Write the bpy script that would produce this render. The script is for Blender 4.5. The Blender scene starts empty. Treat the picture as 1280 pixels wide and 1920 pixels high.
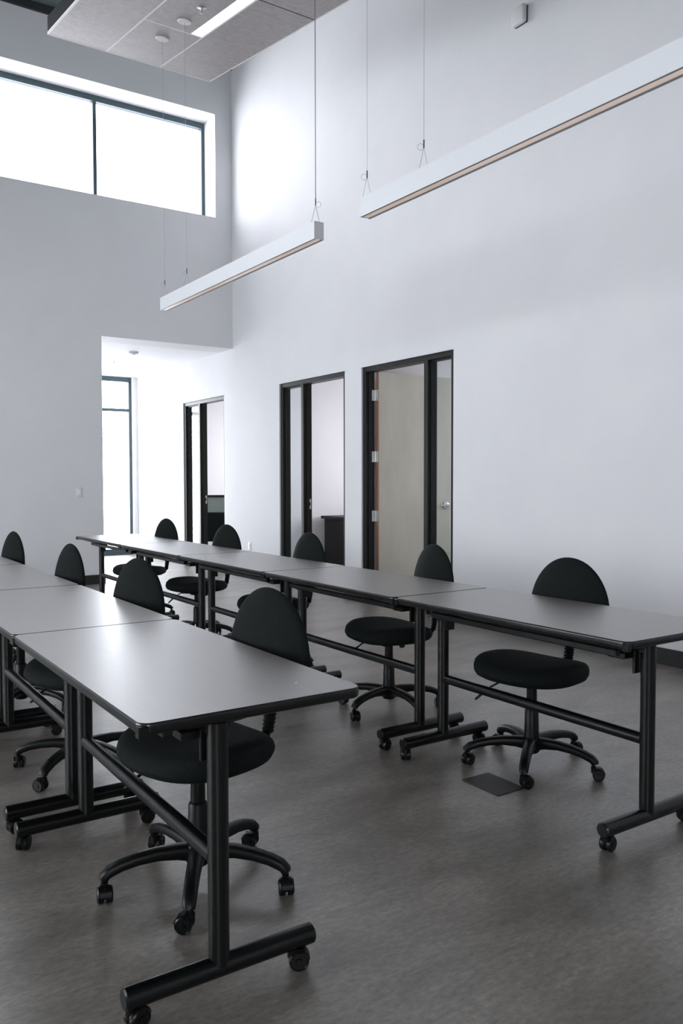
import bpy, bmesh, math, random
from mathutils import Vector, Matrix
random.seed(4)
PI = math.pi
SC = bpy.context.scene
COL = SC.collection

# ------------------------------------------------------------------ camera
YAW, PITCH, ROLL, FPX = 0.5896512, -0.0385641, -0.0017471, 1533.667
CAMZ = 1.28015
cy_, sy_, cp_, sp_ = math.cos(YAW), math.sin(YAW), math.cos(PITCH), math.sin(PITCH)
Fv = Vector((sy_ * cp_, cy_ * cp_, sp_)); Rv = Vector((cy_, -sy_, 0)); Uv = Rv.cross(Fv)
c_, s_ = math.cos(ROLL), math.sin(ROLL)
R2 = Rv * c_ + Uv * s_; U2 = Uv * c_ - Rv * s_
cd = bpy.data.cameras.new('camera'); cam = bpy.data.objects.new('camera', cd); COL.objects.link(cam)
M = Matrix(((R2.x, U2.x, -Fv.x, 0), (R2.y, U2.y, -Fv.y, 0), (R2.z, U2.z, -Fv.z, CAMZ), (0, 0, 0, 1)))
cam.matrix_world = M
cd.sensor_fit = 'VERTICAL'; cd.sensor_height = 36.0; cd.sensor_width = 24.0
cd.lens = FPX / 1920 * 36.0
cd.clip_start = 0.05; cd.clip_end = 200
SC.camera = cam

# ------------------------------------------------------------------ view, world, light
vs = SC.view_settings
vs.view_transform = 'Standard'; vs.look = 'None'; vs.gamma = 1.0; vs.use_curve_mapping = False
vs.exposure = 0.0
SC.cycles.max_bounces = 10; SC.cycles.diffuse_bounces = 6; SC.cycles.glossy_bounces = 4
SC.cycles.transparent_max_bounces = 12; SC.cycles.sample_clamp_indirect = 8.0
SC.cycles.use_denoising = True
W = bpy.data.worlds.new('sky'); SC.world = W; W.use_nodes = True
wn = W.node_tree.nodes; bg = wn['Background']
bg.inputs[0].default_value = (0.95, 0.935, 1.0, 1)
# overcast white sky, brightest near the horizon where sunlit paving and haze meet
wl = W.node_tree.links
wtc = wn.new('ShaderNodeTexCoord'); wsx = wn.new('ShaderNodeSeparateXYZ'); wmr = wn.new('ShaderNodeMapRange'); wcr = wn.new('ShaderNodeValToRGB')
wl.new(wtc.outputs['Generated'], wsx.inputs[0]); wl.new(wsx.outputs['Z'], wmr.inputs[0]); wmr.inputs[1].default_value = -1; wmr.inputs[2].default_value = 1
wl.new(wmr.outputs[0], wcr.inputs[0])
we = wcr.color_ramp.elements; SKY_MAX = 17.6
we[0].position = 0.30; we[0].color = (0.5, 0.5, 0.5, 1); we[1].position = 0.72; we[1].color = (0.55, 0.55, 0.55, 1)
for p_, v_ in ((0.46, 1.0), (0.55, 1.0)):
    e_ = we.new(p_); e_.color = (v_, v_, v_, 1)
wmul = wn.new('ShaderNodeMath'); wmul.operation = 'MULTIPLY'; wmul.inputs[1].default_value = SKY_MAX
wl.new(wcr.outputs[0], wmul.inputs[0]); wl.new(wmul.outputs[0], bg.inputs[1])

YB_ = -3.6
def portal(name, loc, rot, sx, sy):
    l = bpy.data.lights.new(name, 'AREA'); l.shape = 'RECTANGLE'; l.size = sx; l.size_y = sy
    l.cycles.is_portal = True
    o = bpy.data.objects.new(name, l); COL.objects.link(o); o.location = loc; o.rotation_euler = rot
    return o
# area lights emit along their local -Z
portal('daylight_clerestory', (1.35, 10.60, 5.45), (-PI / 2, 0, 0), 6.8, 1.4)
portal('daylight_storefront', (4.08, 14.1, 1.5), (-PI / 2, 0, 0), 1.8, 3.1)
portal('daylight_left_windows', (-5.3, 5.2, 2.0), (0, -PI / 2, 0), 2.4, 6.0)
portal('daylight_back_windows', (-2.4, YB_ - 0.25, 2.35), (PI / 2, 0, 0), 1.7, 2.2)  # portal for the added window behind the camera
portal('daylight_office_front', (8.98, 6.1, 1.65), (0, PI / 2, 0), 1.6, 1.3)  # this and the next two serve unseen windows added to light the offices
portal('daylight_office_middle', (8.98, 8.7, 1.65), (0, PI / 2, 0), 1.6, 1.7)
portal('daylight_office_rear', (8.98, 12.0, 1.65), (0, PI / 2, 0), 1.6, 2.3)

# ------------------------------------------------------------------ materials
def mat(name, col, rough=0.5, metal=0.0, spec=0.5, sheen=0.0, emit=None, est=0.0, coat=0.0, crough=0.3, cior=1.5):
    m = bpy.data.materials.new(name); m.use_nodes = True
    b = m.node_tree.nodes['Principled BSDF']
    b.inputs['Base Color'].default_value = (*col, 1); b.inputs['Roughness'].default_value = rough
    b.inputs['Metallic'].default_value = metal; b.inputs['Specular IOR Level'].default_value = spec
    if coat: b.inputs['Coat Weight'].default_value = coat; b.inputs['Coat Roughness'].default_value = crough; b.inputs['Coat IOR'].default_value = cior
    if sheen: b.inputs['Sheen Weight'].default_value = sheen; b.inputs['Sheen Roughness'].default_value = 0.4
    if emit: b.inputs['Emission Color'].default_value = (*emit, 1); b.inputs['Emission Strength'].default_value = est
    return m
def nodes(m): return m.node_tree.nodes, m.node_tree.links, m.node_tree.nodes['Principled BSDF']
def add_noise(m, c1, c2, scale=(1, 1, 1), nscale=5, detail=6, rough=0.6, lo=0.35, hi=0.65, bump=0.0, bscale=None):
    n, l, b = nodes(m)
    tc = n.new('ShaderNodeTexCoord'); mp = n.new('ShaderNodeMapping'); mp.inputs['Scale'].default_value = scale
    l.new(tc.outputs['Object'], mp.inputs[0])
    ns = n.new('ShaderNodeTexNoise'); ns.inputs['Scale'].default_value = nscale; ns.inputs['Detail'].default_value = detail
    ns.inputs['Roughness'].default_value = rough; l.new(mp.outputs[0], ns.inputs['Vector'])
    cr = n.new('ShaderNodeValToRGB'); cr.color_ramp.elements[0].position = lo; cr.color_ramp.elements[1].position = hi
    cr.color_ramp.elements[0].color = (*c1, 1); cr.color_ramp.elements[1].color = (*c2, 1)
    l.new(ns.outputs['Fac'], cr.inputs[0]); l.new(cr.outputs[0], b.inputs['Base Color'])
    if bump:
        n2 = n.new('ShaderNodeTexNoise'); n2.inputs['Scale'].default_value = bscale or 200; l.new(tc.outputs['Object'], n2.inputs['Vector'])
        bp = n.new('ShaderNodeBump'); bp.inputs['Strength'].default_value = bump; bp.inputs['Distance'].default_value = 0.002
        l.new(n2.outputs['Fac'], bp.inputs['Height']); l.new(bp.outputs[0], b.inputs['Normal'])
    return m
M_wall = mat('painted_wall', (0.71, 0.71, 0.72), 0.65, spec=0.3)
add_noise(M_wall, (0.70, 0.70, 0.715), (0.73, 0.73, 0.74), nscale=1.5, bump=0.05, bscale=260)
M_ceilpaint = mat('alcove_ceiling_paint', (0.80, 0.80, 0.81), 0.7)
M_deck = mat('roof_deck_paint', (0.10, 0.14, 0.14), 0.7)
add_noise(M_deck, (0.085, 0.125, 0.125), (0.11, 0.145, 0.145), nscale=3)
M_steel = mat('dark_steel', (0.03, 0.035, 0.038), 0.5)
M_base = mat('rubber_baseboard', (0.012, 0.013, 0.014), 0.45)
M_alu = mat('bronze_aluminium', (0.009, 0.010, 0.0095), 0.4, 0.0, 0.3)
M_winalu = mat('window_aluminium', (0.05, 0.085, 0.10), 0.4)  # dark frame colour lightened bluish to carry the window glare
M_black = mat('black_powder_coat', (0.003, 0.0037, 0.0036), 0.28, 0.0, 0.42)
M_plastic = mat('black_plastic', (0.0035, 0.0042, 0.0041), 0.40, spec=0.25)
M_wheel = mat('caster_plastic', (0.004, 0.0045, 0.0045), 0.3, spec=0.3)
M_fabric = mat('charcoal_fabric', (0.013, 0.0155, 0.0155), 0.85, spec=0.12)
add_noise(M_fabric, (0.0065, 0.0090, 0.0087), (0.0095, 0.0125, 0.012), nscale=90, detail=3, bump=0.25, bscale=900)
M_edge = mat('black_table_edge', (0.004, 0.0045, 0.0045), 0.28, spec=0.5)
M_chrome = mat('chrome', (0.62, 0.63, 0.62), 0.25, 1.0)
M_satin = mat('satin_hinge', (0.50, 0.52, 0.51), 0.35, 0.9)
M_lamp = mat('white_lamp_housing', (0.66, 0.68, 0.70), 0.45)
M_lip = mat('grey_lamp_lip', (0.20, 0.21, 0.21), 0.4)
M_diff = mat('acrylic_diffuser', (0.85, 0.70, 0.62), 0.18, spec=0.6, emit=(1.0, 0.78, 0.68), est=0.32)
M_slot = mat('lit_diffuser', (0.9, 0.9, 0.92), 0.4, emit=(0.95, 0.96, 1.0), est=0.9)
M_cable = mat('steel_cable', (0.42, 0.43, 0.44), 0.45, 0.3)
M_cord = mat('grey_cord', (0.13, 0.13, 0.14), 0.5)
M_wplastic = mat('white_plastic', (0.72, 0.72, 0.72), 0.4)
M_trimw = mat('white_panel_trim', (0.88, 0.88, 0.89), 0.4)
M_pside = mat('panel_side', (0.008, 0.010, 0.010), 0.7, spec=0.1)
M_plate = mat('bronze_plate', (0.018, 0.017, 0.014), 0.42, 0.3)
M_red = mat('door_edge_wood', (0.28, 0.13, 0.075), 0.6)
M_dark = mat('dark_slot', (0.01, 0.01, 0.01), 0.7)
M_label = mat('paper_label', (0.7, 0.7, 0.7), 0.6)
M_mesh = mat('chair_mesh', (0.22, 0.27, 0.25), 0.8)
M_deskdark = mat('desk_black', (0.018, 0.019, 0.019), 0.5, spec=0.3)

M_panel = mat('felt_ceiling_panel', (0.3, 0.27, 0.26), 0.38, spec=1.0)
add_noise(M_panel, (0.26, 0.225, 0.215), (0.37, 0.335, 0.325), scale=(2.2, 3.0, 1.0), nscale=9, detail=8, rough=0.7, bump=0.3, bscale=120)

M_top = mat('espresso_laminate', (0.05, 0.04, 0.037), 0.40, spec=0.5, coat=1.0, crough=0.35, cior=2.5)
add_noise(M_top, (0.064, 0.052, 0.040), (0.088, 0.072, 0.055), scale=(14, 0.8, 1), nscale=4, detail=8, rough=0.65, bump=0.03, bscale=300)

def leafmat():
    m = mat('birch_door_veneer', (0.42, 0.40, 0.34), 0.5)
    return add_noise(m, (0.45, 0.44, 0.365), (0.54, 0.53, 0.45), scale=(2.2, 1, 0.7), nscale=2.2, detail=7, rough=0.62, lo=0.3, hi=0.7)
M_leaf = leafmat()

def floormat():
    m = mat('vinyl_plank_floor', (0.2, 0.19, 0.18), 0.42, spec=0.5, coat=0.8, crough=0.36, cior=1.6)
    n, l, b = nodes(m)
    tc = n.new('ShaderNodeTexCoord')
    mp = n.new('ShaderNodeMapping'); mp.inputs['Scale'].default_value = (0.7, 1.5, 1); l.new(tc.outputs['Object'], mp.inputs[0])
    a = n.new('ShaderNodeTexNoise'); a.inputs['Scale'].default_value = 2.2; a.inputs['Detail'].default_value = 9; a.inputs['Roughness'].default_value = 0.66
    a.inputs['Distortion'].default_value = 0.4
    l.new(mp.outputs[0], a.inputs['Vector'])
    cr = n.new('ShaderNodeValToRGB'); e = cr.color_ramp.elements
    e[0].position = 0.32; e[0].color = (0.100, 0.086, 0.073, 1); e[1].position = 0.68; e[1].color = (0.285, 0.256, 0.224, 1)
    l.new(a.outputs['Fac'], cr.inputs[0])
    mp2 = n.new('ShaderNodeMapping'); mp2.inputs['Scale'].default_value = (6.0, 13, 1); l.new(tc.outputs['Object'], mp2.inputs[0])
    g = n.new('ShaderNodeTexNoise'); g.inputs['Scale'].default_value = 5.0; g.inputs['Detail'].default_value = 10; g.inputs['Roughness'].default_value = 0.75
    l.new(mp2.outputs[0], g.inputs['Vector'])
    gr = n.new('ShaderNodeMapRange'); gr.inputs[1].default_value = 0.32; gr.inputs[2].default_value = 0.68; gr.inputs[3].default_value = 0.12; gr.inputs[4].default_value = 0.88
    l.new(g.outputs['Fac'], gr.inputs[0])
    mx = n.new('ShaderNodeMix'); mx.data_type = 'RGBA'; mx.blend_type = 'OVERLAY'; mx.inputs[0].default_value = 0.6
    l.new(cr.outputs[0], mx.inputs[6]); l.new(gr.outputs[0], mx.inputs[7])
    br = n.new('ShaderNodeTexBrick'); br.inputs['Scale'].default_value = 1.0
    br.inputs['Brick Width'].default_value = 1.22; br.inputs['Row Height'].default_value = 0.457; br.inputs['Mortar Size'].default_value = 0.0012
    br.inputs['Color1'].default_value = (1, 1, 1, 1); br.inputs['Color2'].default_value = (0.95, 0.95, 0.94, 1); br.inputs['Mortar'].default_value = (0.86, 0.85, 0.84, 1)
    l.new(tc.outputs['Object'], br.inputs['Vector'])
    m2 = n.new('ShaderNodeMix'); m2.data_type = 'RGBA'; m2.blend_type = 'MULTIPLY'; m2.inputs[0].default_value = 1.0
    l.new(mx.outputs[2], m2.inputs[6]); l.new(br.outputs['Color'], m2.inputs[7]); l.new(m2.outputs[2], b.inputs['Base Color'])
    bp = n.new('ShaderNodeBump'); bp.inputs['Strength'].default_value = 0.12; bp.inputs['Distance'].default_value = 0.002
    l.new(g.outputs['Fac'], bp.inputs['Height']); l.new(bp.outputs[0], b.inputs['Normal'])
    return m
M_floor = floormat()

def glassmat(name='clear_glass', tint=(0.93, 0.96, 0.96)):
    m = bpy.data.materials.new(name); m.use_nodes = True
    n = m.node_tree.nodes; l = m.node_tree.links; n.clear()
    o = n.new('ShaderNodeOutputMaterial'); t = n.new('ShaderNodeBsdfTransparent'); g = n.new('ShaderNodeBsdfGlossy')
    t.inputs[0].default_value = (*tint, 1); g.inputs['Roughness'].default_value = 0.02
    mx = n.new('ShaderNodeMixShader'); fr = n.new('ShaderNodeLayerWeight'); fr.inputs[0].default_value = 0.5
    pw = n.new('ShaderNodeMath'); pw.operation = 'POWER'; pw.inputs[1].default_value = 5.0; l.new(fr.outputs['Facing'], pw.inputs[0])
    ma = n.new('ShaderNodeMath'); ma.operation = 'MULTIPLY_ADD'; ma.inputs[1].default_value = 0.45; ma.inputs[2].default_value = 0.035; l.new(pw.outputs[0], ma.inputs[0])
    l.new(ma.outputs[0], mx.inputs[0]); l.new(t.outputs[0], mx.inputs[1]); l.new(g.outputs[0], mx.inputs[2]); l.new(mx.outputs[0], o.inputs[0])
    return m
M_glass = glassmat()
M_glasst = glassmat('tinted_clerestory_glass', (0.885, 0.90, 0.905))  # tint added to cut the daylight burning out the right wall

# ------------------------------------------------------------------ mesh helpers
def bm_new(): return bmesh.new()
def box(bm, x0, x1, y0, y1, z0, z1, bevel=0.0, seg=2):
    r = bmesh.ops.create_cube(bm, size=1.0); vs_ = r['verts']
    for v in vs_:
        v.co = Vector(((x0 + x1) / 2 + v.co.x * (x1 - x0), (y0 + y1) / 2 + v.co.y * (y1 - y0), (z0 + z1) / 2 + v.co.z * (z1 - z0)))
    if bevel:
        es = list({e for v in vs_ for e in v.link_edges})
        bmesh.ops.bevel(bm, geom=es, offset=bevel, segments=seg, affect='EDGES', profile=0.5)
    return bm
def ring_frame(d):
    d = d.normalized(); a = Vector((0, 0, 1)) if abs(d.z) < 0.9 else Vector((1, 0, 0))
    u = d.cross(a).normalized(); return u, d.cross(u).normalized()
def tube(bm, pts, rad, n=20, cap=True, flat=None):
    """swept tube; rad number or list (or list of (ru, rv))"""
    pts = [Vector(p) for p in pts]; rings = []
    u = None
    for i, p in enumerate(pts):
        if i == 0: d = pts[1] - p
        elif i == len(pts) - 1: d = p - pts[i - 1]
        else: d = (pts[i + 1] - p).normalized() + (p - pts[i - 1]).normalized()
        d.normalize()
        if u is None: u, v = ring_frame(d)
        else:
            u = (u - d * u.dot(d)).normalized(); v = d.cross(u).normalized()
        r = rad[i] if isinstance(rad, (list, tuple)) else rad
        ru, rv = r if isinstance(r, (list, tuple)) else (r, r)
        rings.append([bm.verts.new(p + u * (math.cos(2 * PI * k / n) * ru) + v * (math.sin(2 * PI * k / n) * rv)) for k in range(n)])
    for a, b in zip(rings[:-1], rings[1:]):
        for k in range(n): bm.faces.new((a[k], a[(k + 1) % n], b[(k + 1) % n], b[k]))
    if cap:
        bm.faces.new(rings[0][::-1]); bm.faces.new(rings[-1])
    return bm
def capped_bar(bm, p0, p1, r, n=24, c=0.004):
    p0, p1 = Vector(p0), Vector(p1); d = (p1 - p0).normalized()
    return tube(bm, [p0, p0 + d * c, p1 - d * c, p1], [r - c, r, r, r - c], n)
def lathe(bm, prof, center=(0, 0, 0), axis='z', n=24):
    """prof: list of (r, h) closed at both ends by caps"""
    c = Vector(center); rings = []
    for r, h in prof:
        ring = []
        for k in range(n):
            a = 2 * PI * k / n; x, y = r * math.cos(a), r * math.sin(a)
            p = {'z': Vector((x, y, h)), 'x': Vector((h, x, y)), 'y': Vector((y, h, x))}[axis]
            ring.append(bm.verts.new(c + p))
        rings.append(ring)
    for a, b in zip(rings[:-1], rings[1:]):
        for k in range(n): bm.faces.new((a[k], a[(k + 1) % n], b[(k + 1) % n], b[k]))
    bm.faces.new(rings[0][::-1]); bm.faces.new(rings[-1])
    return bm
def prism(bm, outline, z0, z1):
    lo = [bm.verts.new((x, y, z0)) for x, y in outline]; hi = [bm.verts.new((x, y, z1)) for x, y in outline]
    n = len(lo)
    for k in range(n): bm.faces.new((lo[k], lo[(k + 1) % n], hi[(k + 1) % n], hi[k]))
    bm.faces.new(lo[::-1]); bm.faces.new(hi)
    return bm
def obj(name, bm, m, parent=None, sharp=35, loc=None):
    bmesh.ops.recalc_face_normals(bm, faces=bm.faces)
    for f in bm.faces: f.smooth = True
    ang = math.radians(sharp)
    for e in bm.edges:
        if len(e.link_faces) != 2 or e.calc_face_angle(0) > ang: e.smooth = False
    me = bpy.data.meshes.new(name); bm.to_mesh(me); bm.free()
    ms = m if isinstance(m, (list, tuple)) else [m]
    for x in ms: me.materials.append(x)
    o = bpy.data.objects.new(name, me); COL.objects.link(o)
    if loc: o.location = loc
    if parent: o.parent = parent
    return o
def tag(o, label, cat, group=None, kind=None):
    o['label'] = label; o['category'] = cat
    if group: o['group'] = group
    if kind: o['kind'] = kind
    return o
def struct(name, bm, m, parent=None, label=None):
    o = obj(name, bm, m, parent)
    if parent is None: o['kind'] = 'structure'
    if label: o['label'] = label
    return o
def thing(name, label, cat, loc=(0, 0, 0), rz=0.0, group=None):
    o = bpy.data.objects.new(name, None); COL.objects.link(o); o.empty_display_size = 0.1
    o.location = loc; o.rotation_euler = (0, 0, rz)
    return tag(o, label, cat, group)
def structroot(name, loc=(0, 0, 0)):
    o = bpy.data.objects.new(name, None); COL.objects.link(o); o.location = loc; o['kind'] = 'structure'; return o
def copy_tree(o, parent=None):
    c = o.copy(); COL.objects.link(c)
    if parent is not None: c.parent = parent
    for ch in list(o.children): copy_tree(ch, c)
    return c
def pierced(us, zs, holes, mapf, thick):
    """wall slab over breaks us x zs with rectangular holes [(u0,u1,z0,z1)]; mapf(u, z, t) -> co"""
    bm = bm_new(); cache = {}
    def V(i, j, t):
        k = (i, j, t)
        if k not in cache: cache[k] = bm.verts.new(mapf(us[i], zs[j], t))
        return cache[k]
    def filled(i, j):
        if i < 0 or j < 0 or i >= len(us) - 1 or j >= len(zs) - 1: return False
        u, z = (us[i] + us[i + 1]) / 2, (zs[j] + zs[j + 1]) / 2
        return not any(a < u < b and c < z < d for a, b, c, d in holes)
    for i in range(len(us) - 1):
        for j in range(len(zs) - 1):
            if not filled(i, j): continue
            for t in (0, thick): bm.faces.new([V(i, j, t), V(i + 1, j, t), V(i + 1, j + 1, t), V(i, j + 1, t)])
            if not filled(i - 1, j): bm.faces.new([V(i, j, 0), V(i, j + 1, 0), V(i, j + 1, thick), V(i, j, thick)])
            if not filled(i + 1, j): bm.faces.new([V(i + 1, j, 0), V(i + 1, j + 1, 0), V(i + 1, j + 1, thick), V(i + 1, j, thick)])
            if not filled(i, j - 1): bm.faces.new([V(i, j, 0), V(i + 1, j, 0), V(i + 1, j, thick), V(i, j, thick)])
            if not filled(i, j + 1): bm.faces.new([V(i, j + 1, 0), V(i + 1, j + 1, 0), V(i + 1, j + 1, thick), V(i, j + 1, thick)])
    return bm

# ------------------------------------------------------------------ room shell
XR, YF, XL, YB = 4.99, 10.10, -5.0, -3.6
SL = 0.157
def roofz(y): return 6.86 - SL * (YF - y)
ZO = 3.067          # alcove ceiling
YE = 13.82          # alcove end wall
WT = 0.13
D3 = (5.631, 7.075); D2 = (7.391, 8.83); D1 = (10.385, 11.82)
ZD = 2.466

bm = bm_new(); box(bm, XL - 0.4, 9.2, YB - 0.2, 14.3, -0.12, 0.0)
struct('floor', bm, M_floor)

us = [YB, D3[0], D3[1], D2[0], D2[1], YF, D1[0], D1[1], YE + 0.5]
TOPZ = 9.0
def mapR(u, z, t): return (XR + t, u, (roofz(min(u, YF)) + 0.15 if z == TOPZ else z))
struct('wall_right', pierced(us, [0, ZD, TOPZ], [(*D3, 0, ZD), (*D2, 0, ZD), (*D1, 0, ZD)], mapR, WT), M_wall)

WX0, WX1, WZ0, WZ1 = -2.2, 4.75, 4.780, 6.132
OX0 = 3.198
def mapF(u, z, t): return (u, YF + t, z)
FT = 0.42
struct('wall_far', pierced([XL, WX0, OX0, WX1, XR], [0, ZO, WZ0, WZ1, roofz(YF) + 0.12],
                           [(WX0, WX1, WZ0, WZ1), (OX0, XR + 1, 0, ZO)], mapF, FT), M_wall)
LWIN = [(2.2, 4.0), (4.3, 6.1), (6.4, 8.2)]
def mapL(u, z, t): return (XL - t, u, (roofz(min(u, YF)) + 0.15 if z == TOPZ else z))
lus = sorted({YB, YF} | {a for w in LWIN for a in w})
struct('wall_left', pierced(lus, [0, 0.8, 3.2, TOPZ], [(a, b, 0.8, 3.2) for a, b in LWIN], mapL, 0.2), M_wall)
FILL_BWIN = [(-3.4, -1.4)]  # unseen window added as fill to brighten the far wall
def mapB(u, z, t): return (u, YB - t, z)
struct('wall_back', pierced(sorted({XL - 0.2, XR + 0.13} | {a for w in FILL_BWIN for a in w}), [0, 1.3, 3.4, roofz(YB) + 0.15], [(a, b, 1.3, 3.4) for a, b in FILL_BWIN], mapB, 0.15), M_wall)
for k, (a, b) in enumerate(FILL_BWIN):
    w = structroot('window_%d' % (k + 9)); bm = bm_new(); y0, y1 = YB - 0.12, YB - 0.05  # frame of the added fill window
    box(bm, a, b, y0, y1, 3.34, 3.4); box(bm, a, b, y0, y1, 1.3, 1.36); box(bm, a, a + 0.05, y0, y1, 1.36, 3.34); box(bm, b - 0.05, b, y0, y1, 1.36, 3.34)
    struct('window_frame', bm, M_winalu, w)
# sloping roof deck
bm = bm_new()
pts = [(XL - 0.2, YB - 0.15), (XR + 0.13, YB - 0.15), (XR + 0.13, YF + 0.2), (XL - 0.2, YF + 0.2)]
lo = [bm.verts.new((x, y, roofz(y))) for x, y in pts]; hi = [bm.verts.new((x, y, roofz(y) + 0.2)) for x, y in pts]
bm.faces.new(lo); bm.faces.new(hi[::-1])
for k in range(4): bm.faces.new((lo[k], lo[(k + 1) % 4], hi[(k + 1) % 4], hi[k]))
struct('ceiling', bm, M_deck)
bm = bm_new(); box(bm, XL, XR, YF - 0.035, YF, roofz(YF) - 0.10, roofz(YF) - 0.01); struct('trim_1', bm, M_steel)

# alcove beyond the opening
bm = bm_new(); box(bm, OX0 - 0.13, OX0, YF + FT, 14.1, 0, ZO + 0.1)
struct('wall_alcove_left', bm, M_wall)
bm = bm_new(); box(bm, OX0 - 0.13, XR, YF + FT, 14.1, ZO, ZO + 0.12); struct('ceiling_alcove', bm, M_ceilpaint)
AW = 4.905           # right side of the storefront window
bm = bm_new(); box(bm, AW, XR, YE, 14.1, 0, ZO); struct('wall_alcove_end', bm, M_wall)

# storefront window at the end of the alcove
w2 = structroot('window_2')
bm = bm_new(); y0, y1 = 13.88, 13.98
box(bm, OX0, AW, y0, y1, 2.985, ZO); box(bm, OX0, AW, y0, y1, 0.0, 0.10)
box(bm, AW - 0.05, AW, y0, y1, 0.10, 3.0); box(bm, OX0, OX0 + 0.05, y0, y1, 0.10, 3.0)
struct('window_frame', bm, M_winalu, w2)
bm = bm_new(); box(bm, OX0 + 0.05, AW - 0.05, y0 + 0.02, y1 - 0.02, 2.475, 2.525); struct('transom_bar', bm, M_winalu, w2)
bm = bm_new(); box(bm, OX0 + 0.05, AW - 0.05, 13.925, 13.935, 0.10, 2.475); box(bm, OX0 + 0.05, AW - 0.05, 13.925, 13.935, 2.525, 3.0)
struct('glass', bm, M_glass, w2)

# clerestory
w1 = structroot('window_1'); yc = YF + 0.34; yd = yc + 0.08
bm = bm_new(); fw = 0.055
box(bm, WX0, WX1, yc, yd, WZ1 - 0.075, WZ1); box(bm, WX0, WX1, yc, yd, WZ0, WZ0 + fw)
box(bm, WX1 - 0.045, WX1, yc, yd, WZ0 + fw, WZ1 - 0.075); box(bm, WX0, WX0 + 0.045, yc, yd, WZ0 + fw, WZ1 - 0.075)
struct('window_frame', bm, M_winalu, w1)
for xm in (3.253, 1.75, 0.25, -1.25):
    bm = bm_new(); box(bm, xm - 0.022, xm + 0.022, yc, yd, WZ0 + fw, WZ1 - 0.075); struct('mullion', bm, M_winalu, w1)
bm = bm_new(); box(bm, WX0 + 0.045, WX1 - 0.045, yc + 0.035, yc + 0.045, WZ0 + fw, WZ1 - 0.075); struct('glass', bm, M_glasst, w1)

# left wall windows (behind the frame of the photo, they let the daylight in)
for k, (a, b) in enumerate(LWIN):
    w = structroot('window_%d' % (k + 3)); bm = bm_new(); x0, x1 = XL - 0.14, XL - 0.06
    box(bm, x0, x1, a, b, 3.14, 3.2); box(bm, x0, x1, a, b, 0.8, 0.86); box(bm, x0, x1, a, a + 0.05, 0.86, 3.14); box(bm, x0, x1, b - 0.05, b, 0.86, 3.14)
    struct('window_frame', bm, M_winalu, w)
    bm = bm_new(); box(bm, XL - 0.105, XL - 0.095, a + 0.05, b - 0.05, 0.86, 3.14); struct('glass', bm, M_glass, w)

# offices behind the right wall
OXW = 8.8
fill_owin = [(5.5, 6.7), (7.9, 9.5), (10.9, 13.1)]  # unseen window openings added to light the office rooms
def mapO(u, z, t): return (OXW + t, u, z)
ous = sorted({4.4, 14.1} | {a for w in fill_owin for a in w})
struct('wall_office_outer', pierced(ous, [0, 0.9, 2.4, 3.0], [(a, b, 0.9, 2.4) for a, b in fill_owin], mapO, 0.15), M_wall)
for k, (a, b) in enumerate(fill_owin):
    w = structroot('window_%d' % (k + 6)); bm = bm_new()
    box(bm, OXW + 0.05, OXW + 0.12, a, b, 2.35, 2.4); box(bm, OXW + 0.05, OXW + 0.12, a, b, 0.9, 0.95)
    box(bm, OXW + 0.05, OXW + 0.12, a, a + 0.05, 0.95, 2.35); box(bm, OXW + 0.05, OXW + 0.12, b - 0.05, b, 0.95, 2.35)
    struct('window_frame', bm, M_winalu, w)
for nm, ya in (('wall_office_front', 4.4), ('wall_partition_front', 7.16), ('wall_partition_rear', 10.17), ('wall_office_rear', 14.0)):
    bm = bm_new(); box(bm, XR + WT, OXW, ya, ya + 0.10, 0, 3.0); struct(nm, bm, M_wall)
bm = bm_new(); box(bm, XR + WT, OXW + 0.15, 4.3, 14.2, 2.95, 3.08); struct('ceiling_offices', bm, M_ceilpaint)

# baseboards
bh, bt = 0.115, 0.012
def basey(name, x, side, segs):
    bm = bm_new()
    for a, b in segs: box(bm, min(x, x + side * bt), max(x, x + side * bt), a, b, 0, bh)
    struct(name, bm, M_base)
basey('baseboard_right', XR, -1, [(YB, D3[0]), (D3[1], D2[0]), (D2[1], D1[0]), (D1[1], YE)])
bm = bm_new(); box(bm, XL, OX0, YF - bt, YF, 0, bh); box(bm, OX0 , OX0 + bt, YF - bt, YF + FT, 0, bh); struct('baseboard_far', bm, M_base)
bm = bm_new(); box(bm, XL, XL + bt, YB, YF - bt, 0, bh); struct('baseboard_left', bm, M_base)

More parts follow.
